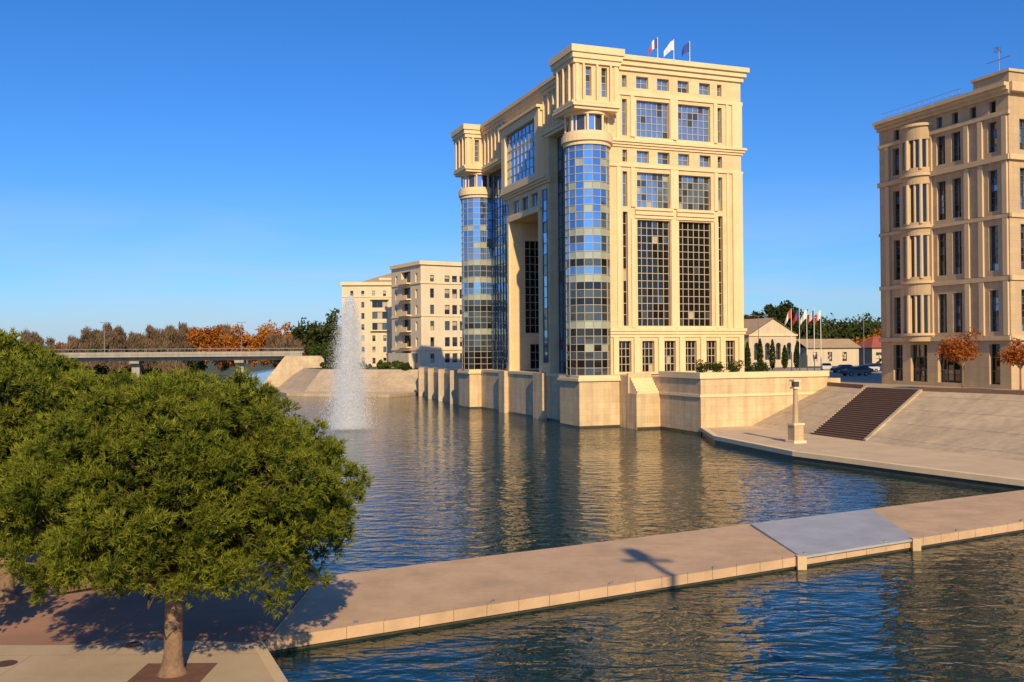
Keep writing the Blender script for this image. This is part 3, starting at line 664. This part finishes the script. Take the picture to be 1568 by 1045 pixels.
b.box(-.7,.7,-.7,.7,0,.25,'trim'); b.box(-.52,.52,-.52,.52,.25,1.7,'stone2'); b.box(-.6,.6,-.6,.6,1.7,1.9,'trim'); b.tube([(0,0,1.9),(0,0,5.2)],[.27,.21],'stone2',10)
b.box(-.36,.36,-.36,.36,5.2,5.38,'trim'); b.box(-.25,.25,-.25,.25,5.38,5.9,'gmid'); b.box(-.4,.4,-.4,.4,5.9,6.08,'trim')
b.done('pillar',e)
b=MB(); b.box(-45,70,-9,.55,7.9,8.5,'path'); b.box(-45,70,.35,.55,8.5,9.35,'path'); 
for x in(-30,32,55): b.box(x-1,x+1,-6,-2,-1,7.9,'base')
b.done('viewpoint_bridge')
e=empty('bridge_lamp',(15.0,0,8.5)); b=MB(); b.tube([(0,0,0),(0,0,17.0)],[.26,.17],'metal',10); b.tube([(-1.1,0,16.4),(1.1,0,16.4)],[.14,.14],'metal',6)
b.tube([(0,0,16.8),(0,0,17.7)],[.5,.4],'metal',10); b.done('pole_and_head',e)
# ------------------------------------------------------------------ far bridge
b=MB(); M['bconc']=mat('bridge_concrete',(.36,.33,.29),.9,.1,.3,stain=.2)
p0=Vector((-57,262));p1=Vector((-260,226)); d=(p1-p0).normalized(); n_=Vector((-d.y,d.x))
def bb(t0,t1,w0,w1,z0,z1,k):
    q=[p0+d*t0+n_*w0,p0+d*t1+n_*w0,p0+d*t1+n_*w1,p0+d*t0+n_*w1]; b.box8([(*r,z0) for r in q]+[(*r,z1) for r in q],k)
bb(0,206,-5,5,8.6,9.5,'bconc'); bb(0,206,-3.2,3.2,7.6,8.6,'bconc'); bb(0,206,-5.1,-4.9,9.2,9.9,'bconc'); bb(0,206,4.9,5.1,9.2,9.9,'bconc')
for t in(15.5,42,70,98): 
    bb(t,t+2,-1.6,-.6,-1,7.6,'white' if t==15.5 else 'bconc'); bb(t,t+2,.6,1.6,-1,7.6,'bconc'); bb(t-.2,t+2.2,-3.4,3.4,6.9,7.59,'bconc')
for i in range(60):
    for s in(5,-5):
        q=p0+d*(i*3)+n_*s; b.tube([(*q,9.8),(*q,10.7)],[.05,.05],'metal',4)
for s in(5,-5):
    q=p0+n_*s;r_=p1+n_*s; b.tube([(*q,10.7),(*r_,10.7)],[.06,.06],'metal',4)
b.box8([(-66,250,0),(-50,254,0),(-50,275,0),(-66,270,0),(-60,254,8.6),(-50,256,8.6),(-50,270,8.6),(-60,268,8.6)],'bank')
b.done('road_bridge')
b=MB(); prev=None
for i in range(60):
    x=-2600+i*90; z=30+18*math.sin(i*.35)+10*math.sin(i*.9+1)+ (14 if 8<i<22 else 0); 
    if prev: b.poly([(prev[0],5200,0),(x,5200,0),(x,5200,z),(prev[0],5200,prev[1])],'hill'); b.poly([(prev[0],5200,prev[1]),(x,5200,z),(x,5900,0),(prev[0],5900,0)],'hill')
    prev=(x,z)
b.done('hills')
# ------------------------------------------------------------------ fountain
rng=np.random.default_rng(9); n=260000
hz=rng.random(n)**1.25; z=hz*16.5; rad=(1.25+1.0*(1-hz))*np.abs(rng.normal(size=n))*.64*(1-hz**5*.65); th=rng.random(n)*2*np.pi
Pf=np.stack([rad*np.cos(th)+.25*z/16,rad*np.sin(th),z+rng.normal(size=n)*.3],1)
mm=leafmat('spray',(.9,.92,.95),(.94,.95,.96),.5)
dn=nrm(rng.normal(size=(n,3))*np.array([.25,.25,1])); sd=nrm(np.cross(dn,rng.normal(size=(n,3)))); s1=rng.uniform(.013,.032,(n,1))
V=np.stack([Pf-dn*s1*2.6,Pf+sd*s1*.7,Pf+dn*s1*2.6,Pf-sd*s1*.7],1).reshape(-1,3)
E=empty('fountain_jet',(-20.9,122.6,0)); trimesh('water_spray',V,np.arange(len(V)).reshape(-1,4),rng.random(n),mm,E,4)
b=MB(); M['spray']=mm; b.tube([(0,0,-.2),(0,0,.25)],[.5,.4],'metal',12)
b.done('nozzle',E)
rng=np.random.default_rng(10); n=9000; rr=np.abs(rng.normal(size=n))*1.7+.3; th=rng.random(n)*6.283; Pf=np.stack([rr*np.cos(th),rr*np.sin(th),np.full(n,.02)+rng.random(n)*.06],1)
dn=np.stack([np.cos(th),np.sin(th),0*th],1); sd=np.stack([-np.sin(th),np.cos(th),0*th],1); s1=rng.uniform(.03,.08,(n,1))
V=np.stack([Pf-dn*s1,Pf+sd*s1,Pf+dn*s1,Pf-sd*s1],1).reshape(-1,3); trimesh('foam',V,np.arange(len(V)).reshape(-1,4),rng.random(n),mm,E,4)
# ------------------------------------------------------------------ LIGHT / WORLD / CAMERA
el=math.radians(29); az=math.atan2(.205,-.979)
sd=Vector((math.sin(az)*math.cos(el),math.cos(az)*math.cos(el),math.sin(el)))
sl=bpy.data.lights.new('sun','SUN'); sl.energy=5.0; sl.angle=math.radians(.5); sl.color=(1,.77,.42)
so=bpy.data.objects.new('sun',sl); COL.objects.link(so); so.rotation_euler=sd.to_track_quat('Z','Y').to_euler()
w=bpy.data.worlds.new('World'); S.world=w; w.use_nodes=True; t=w.node_tree; N=t.nodes;L=t.links
bg=N['Background']; sk=N.new('ShaderNodeTexSky'); sk.sky_type='NISHITA'; sk.sun_disc=False; sk.sun_elevation=el; sk.sun_rotation=az
sk.air_density=1.0; sk.dust_density=.5; sk.ozone_density=2.5; sk.altitude=0
ti=N.new('ShaderNodeMix'); ti.data_type='RGBA'; ti.blend_type='MULTIPLY'; ti.inputs[0].default_value=1; ti.inputs[7].default_value=(.58,.85,1.32,1); L.new(sk.outputs[0],ti.inputs[6])
hs=N.new('ShaderNodeHueSaturation'); hs.inputs['Saturation'].default_value=1.1; L.new(ti.outputs[2],hs.inputs['Color'])
tc=N.new('ShaderNodeTexCoord'); mp=N.new('ShaderNodeMapping'); mp.inputs['Scale'].default_value=(1.2,1.2,9); mp.inputs['Rotation'].default_value=(0,.06,0); L.new(tc.outputs['Generated'],mp.inputs[0])
no=N.new('ShaderNodeTexNoise'); no.inputs['Scale'].default_value=2.2; no.inputs['Detail'].default_value=7; no.inputs['Distortion'].default_value=.4; L.new(mp.outputs[0],no.inputs['Vector'])
mr=N.new('ShaderNodeMapRange'); mr.inputs[1].default_value=.42; mr.inputs[2].default_value=.75; mr.inputs[3].default_value=0; mr.inputs[4].default_value=.6; L.new(no.outputs['Fac'],mr.inputs[0])
sx=N.new('ShaderNodeSeparateXYZ'); L.new(tc.outputs['Generated'],sx.inputs[0])
m2=N.new('ShaderNodeMapRange'); m2.inputs[1].default_value=.17; m2.inputs[2].default_value=.06; m2.inputs[3].default_value=0; m2.inputs[4].default_value=1; L.new(sx.outputs[2],m2.inputs[0])
mu=N.new('ShaderNodeMath'); mu.operation='MULTIPLY'; L.new(mr.outputs[0],mu.inputs[0]); L.new(m2.outputs[0],mu.inputs[1])
mx=N.new('ShaderNodeMix'); mx.data_type='RGBA'; mx.inputs[7].default_value=(5.2,6.0,7.0,1); L.new(mu.outputs[0],mx.inputs[0]); L.new(hs.outputs[0],mx.inputs[6])
L.new(mx.outputs[2],bg.inputs[0]); bg.inputs[1].default_value=.105
cam=bpy.data.cameras.new('camera'); co=bpy.data.objects.new('camera',cam); COL.objects.link(co); cam.lens=33.8; cam.sensor_width=36; cam.clip_end=20000
co.location=(0,0,10)
pitch=math.radians(90.49)
co.rotation_euler=(Matrix.Rotation(pitch,4,'X') @ Matrix.Rotation(math.radians(-.4),4,'Z')).to_euler()
S.camera=co
S.view_settings.view_transform='Standard'; S.view_settings.look='None'; S.view_settings.exposure=0
